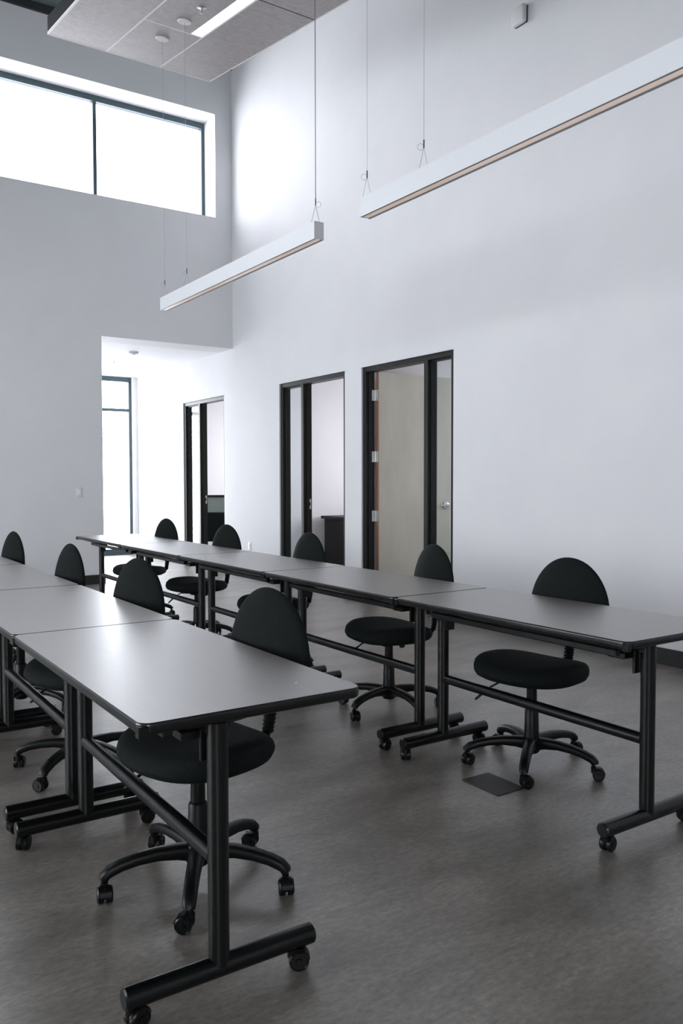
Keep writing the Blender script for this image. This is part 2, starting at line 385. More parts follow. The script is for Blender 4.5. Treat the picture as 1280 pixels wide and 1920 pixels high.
# ------------------------------------------------------------------ door and sidelight frames in the right wall
FX0, FX1 = XR + 0.018, XR + WT
def doorset(name, yr, ml, mh, door_far):
    """yr wall opening; mullion between ml and mh; door_far: the door is on the far side of the mullion"""
    d = structroot(name); a, b = yr; e = 0.002
    fj = 0.05
    bm = bm_new(); box(bm, FX0, FX1, a + e, a + fj, 0, ZD - e); box(bm, FX0, FX1, b - fj - 0.0, b - e, 0, ZD - e)
    box(bm, FX0, FX1, a + fj, b - fj, ZD - 0.05, ZD - e)
    # door stops
    lo, hi = (mh, b - fj) if door_far else (a + fj, ml)
    box(bm, FX0 + 0.035, FX0 + 0.07, lo, lo + 0.014, 0, ZD - 0.05); box(bm, FX0 + 0.035, FX0 + 0.07, hi - 0.014, hi, 0, ZD - 0.05)
    struct('door_frame', bm, M_alu, d)
    bm = bm_new(); box(bm, FX0 - 0.004, FX1, ml, mh, 0, ZD - 0.05); struct('mullion', bm, M_alu, d)
    slo, shi = (a + fj, ml) if door_far else (mh, b - fj)
    bm = bm_new()   # glazing beads
    for s0, s1 in ((slo, slo + 0.016), (shi - 0.016, shi)): box(bm, FX0 + 0.03, FX1 - 0.03, s0, s1, 0.10, ZD - 0.05)
    box(bm, FX0 + 0.01, FX1 - 0.01, slo, shi, 0, 0.10); box(bm, FX0 + 0.03, FX1 - 0.03, slo, shi, ZD - 0.066, ZD - 0.05)
    struct('glazing_bead', bm, M_alu, d)
    bm = bm_new(); box(bm, FX0 + 0.05, FX0 + 0.056, slo + 0.016, shi - 0.016, 0.10, ZD - 0.066); struct('sidelight_glass', bm, M_glass, d)
    # leaf swung open into the office
    LW = 1.0 if door_far else 0.93
    if door_far: y0, y1 = b - fj - 0.052, b - fj - 0.008
    else: y0, y1 = a + fj + 0.008, a + fj + 0.052
    lf = bpy.data.objects.new('door_leaf', None)
    bm = bm_new(); box(bm, FX1 + 0.02 + 0.0015, FX1 + 0.02 + LW, y0, y1, 0.01, ZD - 0.045, 0.0015, 1)
    lf = struct('door_leaf', bm, M_leaf, d); lf['label'] = 'pale birch veneer door leaf standing open'
    bm = bm_new(); box(bm, FX1 + 0.0185, FX1 + 0.0213, y0 + 0.002, y1 - 0.002, 0.012, ZD - 0.047); h = struct('leaf_edge', bm, M_red, lf); h['label'] = 'reddish raw hinge edge of the door'
    bm = bm_new(); xe = FX1 + 0.02 + LW; box(bm, xe - 0.001, xe + 0.002, y0 + 0.004, y1 - 0.004, 0.012, ZD - 0.047); struct('latch_edge', bm, M_trimw, lf)
    ys = y0 if door_far else y1; sg = -1 if door_far else 1
    # lever handle
    hx, hz = FX1 + 0.02 + LW - 0.065, 1.0
    bm = bm_new(); lathe(bm, [(0.0, 0), (0.046, 0), (0.046, 0.006 * sg), (0.042, 0.011 * sg), (0.018, 0.014 * sg), (0.014, 0.016 * sg), (0.014, 0.05 * sg), (0.0, 0.05 * sg)], (hx, ys, hz), 'y', 28)
    tube(bm, [(hx + 0.004, ys + 0.052 * sg, hz), (hx - 0.03, ys + 0.056 * sg, hz), (hx - 0.115, ys + 0.05 * sg, hz - 0.003)], [(0.011, 0.011), (0.009, 0.010), (0.006, 0.008)], 12)
    struct('lever_handle', bm, M_chrome, lf)
    if door_far:
        for hz in (2.177, 1.53, 0.902):
            bm = bm_new(); yj = b - fj
            box(bm, FX1 - 0.052, FX1 + 0.004, yj - 0.0035, yj - 0.0005, hz - 0.057, hz + 0.057)      # leaf on the jamb
            for q in range(3): lathe(bm, [(0.0, -0.018 + 0), (0.0075, -0.018), (0.0075, 0.018), (0.0, 0.018)], (FX1 + 0.009, yj - 0.008, hz + (q - 1) * 0.038), 'z', 14)
            box(bm, FX1 + 0.012, FX1 + 0.0183, y0 + 0.004, yj - 0.006, hz - 0.057, hz + 0.057)
            hh = struct('hinge', bm, M_satin, d)
    else:
        hz = 1.0
        bm = bm_new(); box(bm, FX1 - 0.05, FX1 - 0.012, ml - 0.003, ml - 0.0, hz - 0.06, hz + 0.06)
        struct('strike_plate', bm, M_satin, d)
        bm = bm_new(); box(bm, FX1 - 0.042, FX1 - 0.022, ml - 0.0045, ml - 0.0025, hz - 0.02, hz + 0.022)
        struct('latch_slot', bm, M_dark, d)
    return d
doorset('door_3', D3, 6.010, 6.065, True)
doorset('door_2', D2, 8.285, 8.335, False)
doorset('door_1', D1, 11.235, 11.285, False)

# ------------------------------------------------------------------ training tables
TW0, TW1, TL = -0.2247, 0.3807, 1.274
TZ = 0.74
def rrect(x0, x1, y0, y1, r, n=6):
    pts = []
    for cx, cyy, a0 in ((x1 - r, y1 - r, 0), (x0 + r, y1 - r, 90), (x0 + r, y0 + r, 180), (x1 - r, y0 + r, 270)):
        for k in range(n + 1):
            a = math.radians(a0 + 90 * k / n); pts.append((cx + r * math.cos(a), cyy + r * math.sin(a)))
    return pts
def caster_mesh(r=0.029, w=0.019, gap=0.006, stem=0.03):
    """twin wheel caster; wheel axis along local x, stem at origin going up from z=2r"""
    bm = bm_new()
    for s in (-1, 1):
        x0, x1 = s * gap / 2, s * (gap / 2 + w)
        lathe(bm, [(0.0, x0), (r * 0.92, x0), (r, x0 + s * 0.003), (r, x1 - s * 0.004), (r * 0.86, x1), (r * 0.80, x1 - s * 0.002), (r * 0.34, x1 - s * 0.002), (r * 0.30, x1 + s * 0.001), (0.0, x1 + s * 0.001)], (0, 0.014, r), 'x', 26)
    return bm
def caster_hood(r=0.029, w=0.019, gap=0.006, stem=0.03):
    bm = bm_new()
    R_ = r + 0.003; n = 10; pts = []
    for k in range(n + 1):
        a = math.radians(5 + 150 * k / n); pts.append((0.014 + R_ * math.cos(a), r + R_ * math.sin(a)))
    inner = [(0.014 + (R_ - 0.004) * math.cos(math.radians(5 + 150 * k / n)), r + (R_ - 0.004) * math.sin(math.radians(5 + 150 * k / n))) for k in range(n, -1, -1)]
    for xa, xb in ((-w * 0.75, w * 0.75),):
        outl = pts + inner
        A = [bm.verts.new((xa, p[0], p[1])) for p in outl]; B = [bm.verts.new((xb, p[0], p[1])) for p in outl]
        m_ = len(A)
        for k in range(m_): bm.faces.new((A[k], A[(k + 1) % m_], B[(k + 1) % m_], B[k]))
        for k in range(n):
            bm.faces.new((A[k], A[k + 1], A[m_ - 2 - k], A[m_ - 1 - k])); bm.faces.new((B[k + 1], B[k], B[m_ - 1 - k], B[m_ - 2 - k]))
    box(bm, -0.0025, 0.0025, -0.004, 0.03, r * 0.6, 2 * r + 0.002)
    lathe(bm, [(0.0, r * 1.2), (0.010, r * 1.2), (0.011, 2 * r + 0.006), (0.0065, 2 * r + 0.008), (0.0065, 2 * r + stem), (0.0, 2 * r + stem)], (0, -0.006, 0), 'z', 14)
    return bm
def caster(parent, loc, rz, r=0.029, w=0.019, stem=0.03, mesh={}):
    key = (r, w, stem)
    if key not in mesh:
        o = obj('caster', caster_mesh(r, w, 0.006, stem), M_wheel, parent); h = obj('caster_hood', caster_hood(r, w, 0.006, stem), M_plastic, o)
        mesh[key] = (o.data, h.data)
    else:
        o = bpy.data.objects.new('caster', mesh[key][0]); COL.objects.link(o); o.parent = parent
        h = bpy.data.objects.new('caster_hood', mesh[key][1]); COL.objects.link(h); h.parent = o
    o.location = loc; o.rotation_euler = (0, 0, rz)
    return o
LEGY = TL / 2 - 0.083
def make_table():
    t = thing('training_table', 'x', 'table')
    bm = bm_new(); outl = rrect(TW0 + 0.003, TW1 - 0.003, -TL / 2 + 0.003, TL / 2 - 0.003, 0.030, 7)
    prism(bm, outl, TZ - 0.004, TZ); obj('tabletop', bm, M_top, t)
    # moulded black edge around the board
    bm = bm_new()
    prof = [(0.003, -0.0005), (0.0008, -0.0035), (0.0, -0.008), (0.0, -0.020), (0.0015, -0.025), (0.006, -0.0285)]
    rings = []
    for ins, dz in prof:
        o_ = rrect(TW0 + ins, TW1 - ins, -TL / 2 + ins, TL / 2 - ins, 0.033 - ins, 7)
        rings.append([bm.verts.new((x, y, TZ + dz)) for x, y in o_])
    for a, b in zip(rings[:-1], rings[1:]):
        n = len(a)
        for k in range(n): bm.faces.new((a[k], a[(k + 1) % n], b[(k + 1) % n], b[k]))
    bm.faces.new(rings[-1][::-1])
    o_ = rrect(TW0 + 0.006, TW1 - 0.006, -TL / 2 + 0.006, TL / 2 - 0.006, 0.027, 7)
    bm.faces.new([bm.verts.new((x, y, TZ - 0.0042)) for x, y in o_])
    obj('table_edge', bm, M_edge, t, 60)
    for s in (-1, 1):
        y = s * LEGY
        bm = bm_new(); capped_bar(bm, (0, y, 0.082), (0, y, 0.694), 0.0262, 32, 0.003)
        lg = obj('leg', bm, M_black, t)
        bm = bm_new(); capped_bar(bm, (-0.243, y, 0.079), (0.270, y, 0.079), 0.0262, 32, 0.004); obj('foot_bar', bm, M_black, t)
        bm = bm_new()     # flip mechanism: channel plate and clamp beside the leg
        yi = y - s * 0.036
        box(bm, -0.028, 0.028, min(yi, yi - s * 0.012), max(yi, yi - s * 0.012), 0.585, 0.712, 0.002, 1)
        box(bm, -0.075, 0.020, min(yi - s * 0.010, yi - s * 0.085), max(yi - s * 0.010, yi - s * 0.085), 0.640, 0.664, 0.003, 1)
        box(bm, -0.03, 0.035, min(y, yi), max(y, yi), 0.665, 0.700, 0.002, 1)
        obj('flip_bracket', bm, M_black, t)
        bm = bm_new()     # arched end plate under the board
        n = 18; ya, yb = y - s * 0.040, y - s * 0.034
        top = [(-0.185 + 0.40 * k / n) for k in range(n + 1)]
        A = []; B = []
        for yy, L_ in ((ya, A), (yb, B)):
            for x in top: L_.append((bm.verts.new((x, yy, TZ - 0.028)), bm.verts.new((x, yy, TZ - 0.0281 - 0.042 * (1 - ((x - 0.015) / 0.2005) ** 2) ** 0.7 if abs(x - 0.015) < 0.2004 else TZ - 0.0285))))
        for k in range(n):
            bm.faces.new((A[k][0], A[k + 1][0], A[k + 1][1], A[k][1])); bm.faces.new((B[k][0], B[k][1], B[k + 1][1], B[k + 1][0]))
            bm.faces.new((A[k][1], A[k + 1][1], B[k + 1][1], B[k][1])); bm.faces.new((A[k][0], B[k][0], B[k + 1][0], A[k + 1][0]))
        obj('end_plate', bm, M_edge, t)
        bm = bm_new(); capped_bar(bm, (-0.09, y - s * 0.05, 0.690), (-0.055, y - s * 0.07, 0.682), 0.006, 10, 0.001); obj('release_latch', bm, M_satin, t)['label'] = 'small bright latch pin'
    bm = bm_new(); capped_bar(bm, (0, -LEGY + 0.02, 0.350), (0, LEGY - 0.02, 0.350), 0.0215, 28, 0.002)
    obj('stretcher', bm, M_black, t)
    bm = bm_new(); box(bm, -0.120, -0.095, -LEGY + 0.05, LEGY - 0.05, 0.655, 0.680, 0.003, 1)
    obj('support_beam', bm, M_black, t)
    bm = bm_new(); box(bm, 0.16, 0.185, -LEGY + 0.05, LEGY - 0.05, 0.680, 0.712, 0.003, 1)
    box(bm, -0.05, 0.02, -0.32, 0.32, 0.685, 0.712, 0.003, 1)
    obj('under_rail', bm, M_black, t)
    for s in (-1, 1):
        bm = bm_new(); box(bm, TW0 - 0.0035, TW0 + 0.02, s * (TL / 2 - 0.012) - 0.012, s * (TL / 2 - 0.012) + 0.012, TZ - 0.034, TZ - 0.006, 0.002, 1)
        obj('joining_clip', bm, M_black, t)
    for s in (-1, 1):
        for q in (-1, 1):
            caster(t, (0.213 if q > 0 else -0.222, s * LEGY, 0.0), random.uniform(-2.6, 2.6), 0.0265, 0.0185, 0.012)
    return t
tables = [
    # x of legs, y centre, label
    (2.518, 2.352, 'dark espresso training table with the visible rounded free end, beside the bronze floor plate'),
    (2.518, 3.634, 'dark training table behind the nearest table of the window-to-wall long row'),
    (2.518, 4.915, 'dark training table in the middle of the five-table row by the birch door'),
    (2.518, 6.197, 'dark training table of the long row, second from its far end'),
    (2.518, 7.479, 'training table at the far end of the long row, reflecting the glass entry'),
    (0.849, 2.372, 'large nearest training table whose dark top glares bluish white, full leg and foot in view'),
    (0.849, 3.650, 'training table joined behind the nearest glaring table in the short row'),
    (0.849, 4.932, 'training table third back in the short row, cut by the edge of the photo'),
    (0.849, 6.213, 'training table fourth back in the short row, only a corner of its top in view'),
]
t0 = make_table()
for i, (x, y, lab) in enumerate(tables):
    t = t0 if i == 0 else copy_tree(t0)
    t.location = (x, y, 0); t['label'] = lab
    t['group'] = 'training tables of the row by the office doors' if i < 5 else 'training tables of the row nearest the camera'

# ------------------------------------------------------------------ task chairs (sitter faces local -x)
def sup(a, e):
    c, s = math.cos(a), math.sin(a)
    return math.copysign(abs(c) ** e, c), math.copysign(abs(s) ** e, s)
def seat_mesh():
    bm = bm_new(); N = 56
    def outline(a):
        c, s = sup(a, 0.82)
        x = 0.232 * c; y = 0.250 * s * (1.0 - 0.10 * (c * 0.5 + 0.5) ** 2)
        return x, y
    def top(x, y):      # saddle: raised rear and sides, rolled front
        xf = x / 0.232; yf = y / 0.25
        return 0.480 + 0.020 * yf * yf - 0.022 * max(0, xf) ** 2 - 0.014 * max(0, -xf) ** 3
    rings = []
    for s_, dz, kind in ((0.0001, 0, 't'), (0.25, 0, 't'), (0.5, 0, 't'), (0.7, 0, 't'), (0.84, -0.003, 't'), (0.93, -0.010, 't'), (0.98, -0.022, 't'), (1.0, -0.040, 't'),
                         (0.995, 0.030, 'b'), (0.96, 0.014, 'b'), (0.88, 0.004, 'b'), (0.6, 0.0, 'b'), (0.0001, 0.0, 'b')):
        ring = []
        for k in range(N):
            x, y = outline(2 * PI * k / N); x *= s_; y *= s_
            z = top(x, y) + dz if kind == 't' else 0.398 + dz
            ring.append(bm.verts.new((x, y, z)))
        rings.append(ring)
    for a, b in zip(rings[:-1], rings[1:]):
        for k in range(N): bm.faces.new((a[k], a[(k + 1) % N], b[(k + 1) % N], b[k]))
    bmesh.ops.remove_doubles(bm, verts=bm.verts, dist=0.0003)
    return bm
BT, BM_, BB, BWD = 0.918, 0.660, 0.548, 0.213
def back_surf(a, s_, side):
    """a angle, s_ 0..1 radius, side front(-1)/back(1)"""
    c, sn = math.cos(a), math.sin(a)
    if sn >= 0:
        cc, ss = sup(a, 0.985); y = BWD * cc; z = BM_ + (BT - BM_) * ss
    else:
        cc, ss = sup(a, 0.7); y = BWD * cc * (1 - 0.10 * abs(ss)); z = BM_ + (BM_ - BB) * ss
    y *= s_; z = BM_ + (z - BM_) * s_
    th = (0.040 * (1 - s_ ** 2.2) + 0.018 * (1 - s_ ** 7) ** 0.5 if side < 0 else 0.022 * (1 - s_ ** 6) ** 0.5) if s_ < 1 else 0.0
    x = 0.272 + 0.25 * y * y + 0.07 * (z - 0.62) - 0.08 * max(0, 0.66 - z) + side * th
    return Vector((x, y, z))
def back_mesh():
    bm = bm_new(); N = 56; rings = []
    for side, seq in ((-1, (0.0001, 0.3, 0.55, 0.75, 0.88, 0.95, 0.985, 1.0)), (1, (0.985, 0.95, 0.88, 0.75, 0.5, 0.25, 0.0001))):
        for s_ in seq: rings.append([bm.verts.new(back_surf(2 * PI * k / N, s_, side)) for k in range(N)])
    for a, b in zip(rings[:-1], rings[1:]):
        for k in range(N): bm.faces.new((a[k], a[(k + 1) % N], b[(k + 1) % N], b[k]))
    bmesh.ops.remove_doubles(bm, verts=bm.verts, dist=0.0003)
    return bm
def make_chair():
    c = thing('task_chair', 'x', 'chair')
    obj('seat', seat_mesh(), M_fabric, c, 75)
    bk = obj('backrest', back_mesh(), M_fabric, c, 80)
    bm = bm_new()
    path = [(0.02, 0.382), (0.15, 0.380), (0.215, 0.383), (0.262, 0.400), (0.290, 0.440), (0.300, 0.500), (0.303, 0.560), (0.306, 0.640)]
    tube(bm, [(x, 0, z) for x, z in path], [(0.022, 0.008)] * 3 + [(0.022, 0.009)] * 3 + [(0.024, 0.008), (0.026, 0.007)], 16)
    bar = obj('back_bar', bm, M_plastic, c)
    bm = bm_new(); pts, rad = [], []
    n = 22
    for k in range(n + 1):
        f = k / n; z = 0.425 + 0.150 * f; x = 0.284 + 0.018 * math.sin(f * PI * 0.5)
        rr = (0.031, 0.0200) if k % 2 else (0.0255, 0.0150)
        sc = 0.86 + 0.2 * f
        pts.append((x, 0, z)); rad.append((rr[0] * sc, rr[1] * sc))
    tube(bm, pts, rad, 20); obj('bellows', bm, M_plastic, bar, 20)
    bm = bm_new()
    box(bm, -0.085, 0.10, -0.045, 0.045, 0.378, 0.402, 0.006, 2); box(bm, -0.05, 0.05, -0.033, 0.033, 0.360, 0.380, 0.006, 2)
    obj('seat_mechanism', bm, M_plastic, c)
    bm = bm_new(); tube(bm, [(-0.02, 0.02, 0.370), (-0.075, 0.12, 0.368), (-0.105, 0.150, 0.345)], 0.0045, 10)
    tube(bm, [(-0.100, 0.147, 0.347), (-0.120, 0.172, 0.322), (-0.140, 0.200, 0.290), (-0.144, 0.205, 0.285)], [(0.006, 0.004), (0.012, 0.006), (0.012, 0.006), (0.006, 0.004)], 12)
    obj('lift_lever', bm, M_plastic, c)
    bm = bm_new(); capped_bar(bm, (0.055, -0.045, 0.380), (0.060, -0.045, 0.352), 0.016, 16, 0.003); obj('tilt_knob', bm, M_plastic, c)
    bm = bm_new(); lathe(bm, [(0.0, 0.095), (0.036, 0.095), (0.037, 0.12), (0.033, 0.15), (0.0305, 0.255), (0.026, 0.262), (0.0235, 0.264), (0.0225, 0.365), (0.0, 0.365)], n=28)
    obj('gas_lift', bm, M_plastic, c)
    b = bm_new(); lathe(b, [(0.0, 0.062), (0.030, 0.062), (0.040, 0.075), (0.044, 0.10), (0.041, 0.128), (0.034, 0.134), (0.0, 0.134)], n=28)
    for k in range(5):
        a = math.radians(72 * k); ca, sa = math.cos(a), math.sin(a)
        prof = [(0.020, 0.104, 0.024, 0.022), (0.07, 0.112, 0.0215, 0.0185), (0.13, 0.115, 0.020, 0.0155), (0.19, 0.110, 0.019, 0.0140), (0.24, 0.100, 0.0185, 0.0135), (0.272, 0.088, 0.018, 0.0135), (0.288, 0.076, 0.0165, 0.0125), (0.2925, 0.066, 0.015, 0.011)]
        rings = []
        for i, (r, z, w, h) in enumerate(prof):
            if i < len(prof) - 1: dr, dz = prof[i + 1][0] - r, prof[i + 1][1] - z
            nd = math.hypot(dr, dz); tr, tz = dr / nd, dz / nd
            ring = []
            for q in range(16):
                th = 2 * PI * q / 16; cq, sq = sup(th, 0.75)
                lat = w * 1.18 * cq; up = h * 1.30 * sq
                rr = r - tz * up; zz = z + tr * up
                ring.append(b.verts.new((rr * ca - lat * sa, rr * sa + lat * ca, zz)))
            rings.append(ring)
        for A, B in zip(rings[:-1], rings[1:]):
            for q in range(16): b.faces.new((A[q], A[(q + 1) % 16], B[(q + 1) % 16], B[q]))
        b.faces.new(rings[0][::-1]); b.faces.new(rings[-1])
    base = obj('base', b, M_plastic, c, 50)
    for k in range(5):
        a = math.radians(72 * k)
        caster(base, (0.290 * math.cos(a), 0.290 * math.sin(a), 0), random.uniform(-3, 3), 0.0255, 0.020, 0.014)
    return c
chairs = [
    # hub x, y, facing rotation (deg), base rotation (deg), label, group
    (2.722, 2.541, 8, 1, 'black armless task chair at the free end table, one caster on the floor plate', 0),
    (2.742, 3.625, -9, 50, 'black task chair whose back stands before the open birch door and sidelight mullion', 0),
    (2.705, 4.880, 1, 12, 'black task chair in front of the office with the black desk', 0),
    (2.690, 6.120, 9, 30, 'black task chair in front of the office with the mesh chair', 0),
    (2.692, 7.440, 10, 48, 'black task chair farthest down the long row, against the bright entry wall', 0),
    (1.045, 2.385, 10, 25, 'large nearest black task chair with ribbed bellows, tucked under the glaring table', 1),
    (1.050, 3.640, 13, 4, 'black task chair second back in the short row, its back above the joined tables', 1),
    (1.035, 4.780, 5, 20, 'black task chair third back in the short row, left of the far table leg', 1),
    (1.022, 6.180, 7, 40, 'small black task chair at the left edge before the light grey far wall', 1),
]
ch0 = make_chair()
for i, (x, y, rz, rb, lab, g) in enumerate(chairs):
    c = ch0 if i == 0 else copy_tree(ch0)
    c.location = (x, y, 0); c.rotation_euler = (0, 0, math.radians(rz)); c['label'] = lab
    c['group'] = ('task chairs behind the long table row', 'task chairs behind the short table row')[g]
    for ch in c.children:
        if ch.name.startswith('base'):
            ch.rotation_euler = (0, 0, math.radians(rb - rz))
            for k_, w_ in enumerate(ch.children): w_.rotation_euler = (0, 0, random.uniform(-3, 3))

# ------------------------------------------------------------------ acoustic ceiling cloud and what it carries
P0 = 4.895 - SL * 6.49
def pz(y): return P0 + SL * y
def slab(bm, x0, x1, y0, y1, a, b):
    """box that follows the slope, from offset a to b above the panel face"""
    v = [bm.verts.new((x, y, pz(y) + o)) for o in (a, b) for x, y in ((x0, y0), (x1, y0), (x1, y1), (x0, y1))]
    for f in ((3, 2, 1, 0), (4, 5, 6, 7), (0, 1, 5, 4), (1, 2, 6, 5), (2, 3, 7, 6), (3, 0, 4, 7)): bm.faces.new([v[i] for i in f])
PX0, PX1, PY0, PY1 = 1.840, 3.312, 0.9, 7.147
SA, SB = 2.337, 2.825
cl = thing('ceiling_cloud', 'sloping grey acoustic ceiling cloud hanging above the room', 'ceiling panel')
bm = bm_new(); slab(bm, PX0 + 0.004, PX1 - 0.004, PY0, PY1 - 0.004, 0.006, 0.145); obj('cloud_body', bm, M_pside, cl)
slot = (2.722, SB - 0.008, 3.4, 6.225)
cells = [(PX0 + 0.012, SA - 0.007, PY0, PY1 - 0.012), (SA + 0.007, SB - 0.007, 6.238, PY1 - 0.012),
         (SA + 0.007, slot[0], slot[2], 6.224), (SA + 0.007, SB - 0.007, PY0, slot[2]), (SB + 0.007, PX1 - 0.012, 5.290, PY1 - 0.012), (SB + 0.007, PX1 - 0.012, PY0, 5.276)]
for c in cells:
    bm = bm_new(); slab(bm, c[0], c[1], c[2], c[3], 0.0, 0.006); obj('felt_tile', bm, M_panel, cl)
bm = bm_new(); slab(bm, PX0, PX0 + 0.012, PY0, PY1, -0.001, 0.018); slab(bm, PX0, PX1, PY1 - 0.012, PY1, -0.001, 0.018)
slab(bm, PX1 - 0.012, PX1, PY0, PY1, -0.001, 0.012)
obj('edge_trim', bm, M_trimw, cl)
bm = bm_new(); slab(bm, SA - 0.007, SA + 0.007, PY0, PY1 - 0.012, -0.0005, 0.006); slab(bm, SB - 0.007, SB + 0.007, PY0, PY1 - 0.012, -0.0005, 0.006)
slab(bm, SA + 0.007, SB - 0.007, 6.224, 6.238, -0.0005, 0.006)
obj('joint_strip', bm, M_trimw, cl)
for x, y in ((1.95, 6.6), (3.2, 6.6), (1.95, 3.0), (3.2, 3.0)):
    bm = bm_new(); tube(bm, [(x, y, pz(y) + 0.14), (x, y, roofz(y))], 0.002, 8); obj('hanger_cable', bm, M_cable, cl)
ll = thing('recessed_linear_light', 'bright recessed linear light slot in the ceiling cloud', 'light')
bm = bm_new(); slab(bm, slot[0], slot[1], slot[2], slot[3], 0.001, 0.0055); obj('lit_diffuser', bm, M_slot, ll)
# sprinkler in the cloud
def sprinkler(x, y, z, lab, tilt=0.0):
    t = thing('sprinkler_head', lab, 'sprinkler', (x, y, z))
    bm = bm_new(); lathe(bm, [(0.0, 0), (0.034, 0), (0.034, -0.003), (0.022, -0.009), (0.0, -0.009)]); obj('escutcheon', bm, M_chrome, t)
    bm = bm_new(); lathe(bm, [(0.0, -0.008), (0.009, -0.008), (0.008, -0.02), (0.004, -0.024), (0.004, -0.04), (0.0, -0.04)], n=14)
    for s in (-1, 1): tube(bm, [(s * 0.008, 0, -0.014), (s * 0.013, 0, -0.026), (s * 0.004, 0, -0.042)], 0.0018, 8)
    lathe(bm, [(0.0, -0.041), (0.015, -0.041), (0.015, -0.043), (0.0, -0.043)], n=16)
    obj('sprinkler_frame', bm, M_chrome, t)
    return t
s1 = sprinkler(2.584, 5.706, pz(5.706), 'chrome sprinkler head in the ceiling cloud beside the linear light'); s1.rotation_euler = (math.atan(SL), 0, 0)
s2 = sprinkler(4.03, 12.16, ZO, 'tiny sprinkler head on the white entry alcove ceiling')

# ------------------------------------------------------------------ linear pendants
PXA, PXB, PB, PT = 2.554, 2.620, 2.690, 2.792
def pendant(y0, y1, lab, hangers, canopies):
    xc = (PXA + PXB) / 2
    t = thing('linear_pendant', lab, 'pendant light', (xc, (y0 + y1) / 2, PB), 0, 'long white linear pendants'); t.location = (0, 0, 0)
    bm = bm_new(); w = 0.004
    box(bm, PXA, PXA + w, y0, y1, PB, PT); box(bm, PXB - w, PXB, y0, y1, PB, PT); box(bm, PXA + w, PXB - w, y0, y1, PT - w, PT)
    box(bm, PXA + w, PXB - w, y0, y0 + w, PB + 0.002, PT - w); box(bm, PXA + w, PXB - w, y1 - w, y1, PB + 0.002, PT - w)
    obj('housing', bm, M_lamp, t)
    bm = bm_new(); box(bm, PXA + w, PXA + 0.013, y0 + w, y1 - w, PB + 0.0005, PB + 0.008); box(bm, PXB - 0.013, PXB - w, y0 + w, y1 - w, PB + 0.0005, PB + 0.008)
    obj('reflector_lip', bm, M_lip, t)
    bm = bm_new(); ys = [y0 + w, y1 - 0.62, y1 - w]
    for a, b in zip(ys[:-1], ys[1:]): box(bm, PXA + 0.013, PXB - 0.013, a + 0.0015, b - 0.0015, PB + 0.004, PB + 0.010)
    obj('diffuser', bm, M_diff, t)
    for y, side in hangers:
        h = 0.11
        bm = bm_new()
        tube(bm, [(xc, y, PT + h + 0.03), (xc, y, pz(y) + 0.001)], 0.0012 if side != 2 else 0.0024, 8)
        tube(bm, [(PXA + 0.004, y, PT), (xc, y, PT + h)], 0.0011, 6); tube(bm, [(PXB - 0.004, y, PT), (xc, y, PT + h)], 0.0011, 6)
        cb = obj('suspension_cable', bm, M_cable if side != 2 else M_cord, t)
        bm = bm_new(); tube(bm, [(xc, y, PT + h - 0.006), (xc, y, PT + h + 0.034)], 0.0034, 10); obj('cable_gripper', bm, M_steel, cb)
        bm = bm_new(); sg = 1 if side == 2 else -1; rr = 0.016
        tube(bm, [(xc + sg * (rr + rr * math.cos(2 * PI * k / 20 + PI * 0.0)) * 0.83, y - sg * (rr + rr * math.cos(2 * PI * k / 20)) * 0.55, PT + h + rr * math.sin(2 * PI * k / 20)) for k in range(21)], 0.0011, 6)
        obj('cable_loop', bm, M_cable, cb)
    for y in canopies:
        bm = bm_new(); lathe(bm, [(0.0, 0), (0.055, 0), (0.055, -0.004), (0.050, -0.010), (0.0, -0.010)], n=32)
        o = obj('canopy', bm, M_wplastic, t); o.location = (xc, y, pz(y) - 0.002); o.rotation_euler = (math.atan(SL), 0, 0)
    return t
pendant(4.098, 6.510, 'far white linear pendant whose whole length is in view, by the clerestory window', [(6.485, 0), (6.03, 1), (4.135, 2)], [6.485, 6.03])
pendant(1.200, 3.638, 'near white linear pendant running out of the picture across the right wall', [(3.615, 0), (3.14, 1), (1.25, 0)], [3.615, 3.14, 1.25])

# ------------------------------------------------------------------ small fittings
t = thing('wall_sensor', 'small white sensor box high on the right wall', 'sensor', (XR, 4.82, 5.03))
bm = bm_new(); box(bm, -0.055, -0.008, -0.072, 0.072, -0.072, 0.075, 0.02, 4); obj('sensor_body', bm, M_wplastic, t)
bm = bm_new(); box(bm, -0.009, 0, -0.064, 0.064, -0.066, 0.067, 0.002, 1); obj('mounting_plate', bm, M_dark, t)  # shade of the gap behind the body, put in as a dark plate

t = thing('smoke_detector', 'round white smoke detector on the entry alcove ceiling', 'smoke detector', (3.961, 11.10, ZO))
bm = bm_new(); lathe(bm, [(0.0, 0), (0.066, 0), (0.066, -0.018), (0.058, -0.030), (0.030, -0.032), (0.026, -0.040), (0.0, -0.040)], n=32); obj('detector_body', bm, M_wplastic, t)

